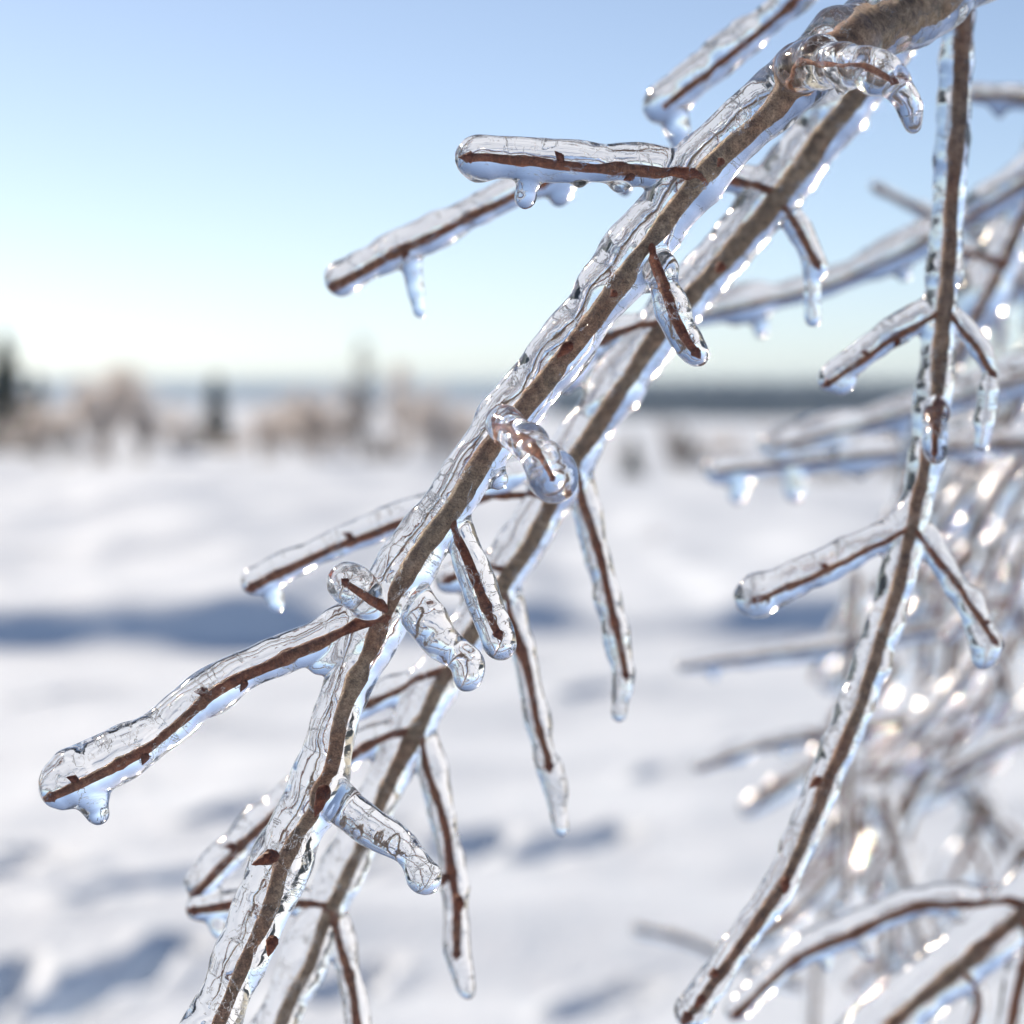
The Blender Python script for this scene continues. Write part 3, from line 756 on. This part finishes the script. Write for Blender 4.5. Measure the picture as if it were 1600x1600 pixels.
bg_branch('thin blurred twig sloping down to the right edge, lower right', .85, [(1440, 1090, 7, 11, 0), (1500, 1210, 8, 12, 0), (1560, 1300, 8, 12, 0), (1640, 1400, 8, 12, 0)], (), (), .0013, 35)
bg_branch('faint twig rising behind the lower right fork', .95, [(1270, 1640, 8, 11, 0), (1278, 1500, 8, 11, 0), (1300, 1380, 7, 10, 0), (1312, 1250, 6, 9, 0)],
    [[(1280, 1480, 5, 8, 0), (1330, 1390, 5, 8, 0), (1390, 1330, 5, 7, 0)]], (), .0013, 36)
bg_branch('faint iced twig arching left below the lower pair of twigs', .80, [(1700, 790, 9, 15, 2), (1560, 830, 8, 14, 2), (1440, 880, 8, 14, 2), (1330, 950, 7, 13, 2), (1270, 1060, 6, 10, 0)],
    [[(1500, 855, 6, 11, 0), (1460, 960, 6, 10, 0), (1440, 1060, 5, 9, 0)]], (), .0012, 37)
bg_branch('faint twig leaning right near the edge below mid height', .70, [(1720, 560, 9, 14, 2), (1620, 720, 9, 14, 2), (1560, 860, 8, 13, 2), (1500, 1000, 7, 11, 0)],
    [[(1610, 740, 6, 11, 0), (1540, 770, 6, 11, 0), (1480, 830, 5, 9, 0)]], (), .0012, 38)
# the dense thicket at the right: many fine iced twigs, none of which can be told from the next
rng = random.Random(31)
TH = [(1640, 250, -1), (1650, 420, -1), (1600, 330, -1), (1660, 520, -1), (1640, 620, -1), (1610, 700, -1), (1560, 650, -1), (1650, 800, -1), (1600, 860, -1), (1520, 760, -1), (1480, 830, -1), (1640, 960, -1),
      (1580, 1000, -1), (1500, 940, -1), (1420, 900, -1), (1650, 1080, -1), (1560, 1120, -1), (1480, 1080, -1), (1400, 1040, -1), (1640, 1230, -1), (1540, 1260, -1), (1450, 1200, -1), (1380, 1180, -1), (1340, 1280, -1),
      (1600, 1330, -1), (1500, 1360, -1), (1420, 1340, -1), (1660, 700, 1), (1430, 880, 1), (1500, 1180, 1), (1380, 1250, 1), (1450, 700, 1)]
TH = [q for k, q in enumerate(TH) if k % 3 != 1] + [(1640, 180, -1), (1660, 330, -1)]
for k, (x0, y0, sd) in enumerate(TH):
    L = rng.uniform(190, 330); an = R(rng.uniform(100, 138)) if sd < 0 else R(rng.uniform(48, 80))
    dd = rng.uniform(.45, 1.0); cv = rng.uniform(-.35, .35)
    r0 = rng.uniform(10, 15); i0 = rng.uniform(18, 27)
    pts = []
    for q in range(5):
        t = q / 4; a2 = an + cv * (t - .3)
        pts.append((x0 + L * t * math.cos(a2), y0 + L * t * math.sin(a2), r0 * (1 - .45 * t), i0 * (1 - .25 * t), 2))
    tw = []
    for q in (1, 2, 3):
        if rng.random() < .75:
            s_ = rng.choice((-1, 1)); a3 = an + s_ * rng.uniform(.5, 1.0); l3 = rng.uniform(50, 120)
            bx_, by_ = pts[q][0], pts[q][1]
            tw.append([(bx_, by_, r0 * .5, i0 * .75, 0), (bx_ + l3 * .5 * math.cos(a3), by_ + l3 * .5 * math.sin(a3), r0 * .45, i0 * .8, 0), (bx_ + l3 * math.cos(a3 - s_ * .2), by_ + l3 * math.sin(a3 - s_ * .2), r0 * .4, i0 * .7, 0)])
    bg_branch('blurred fine iced twig in the dense sparkling thicket behind the hanging branch', dd, pts, tw, (), .0015, 100 + k, group='fine iced twigs of the thicket at the right', name='thicket_twig')
bg_branch('dark forked iced branch filling the lower right corner', .22,
    [(1740, 1330, 22, 44, 8), (1650, 1380, 22, 44, 8), (1580, 1440, 20, 42, 10), (1490, 1520, 19, 40, 10), (1390, 1600, 18, 38, 10), (1300, 1700, 17, 36, 10)],
    [[(1600, 1412, 10, 28, 6), (1540, 1413, 9, 27, 6), (1440, 1416, 9, 26, 8), (1340, 1455, 8, 26, 8), (1240, 1504, 8, 24, 8), (1155, 1580, 8, 22, 6)],
     [(1612, 1440, 10, 22, 0), (1600, 1500, 9, 22, 4), (1580, 1600, 9, 22, 4), (1560, 1700, 9, 22, 4)],
     [(1500, 1510, 7, 18, 0), (1530, 1570, 6, 17, 0), (1490, 1660, 6, 16, 0)]],
    [[(1350, 1470, 20), (1358, 1488, 14)], [(1290, 1495, 16), (1292, 1512, 10)]], .0007, 39)

# ------------------------------------------------------------------ the cold haze over the valley
hz = bpy.data.materials.new('thin_winter_haze'); hz.use_nodes = True
hn = hz.node_tree.nodes; hn.clear()
ho = hn.new('ShaderNodeOutputMaterial'); hv = hn.new('ShaderNodeVolumePrincipled')
hv.inputs['Color'].default_value = (.56, .76, 1.0, 1); hv.inputs['Density'].default_value = .00024
hv.inputs['Anisotropy'].default_value = .2
hz.node_tree.links.new(hv.outputs[0], ho.inputs['Volume'])
hv_, hf_ = [], [(0, 3, 2, 1), (4, 5, 6, 7), (0, 1, 5, 4), (1, 2, 6, 5), (2, 3, 7, 6), (3, 0, 4, 7)]
for zz in (-64, 14):
    hv_ += [(-12500, -4100, zz), (12500, -4100, zz), (12500, 9100, zz), (-12500, 9100, zz)]
tag(link_mesh('haze', mesh_from(hv_, hf_, False), hz), 'thin cold haze over the snowy valley', 'haze', kind='stuff')
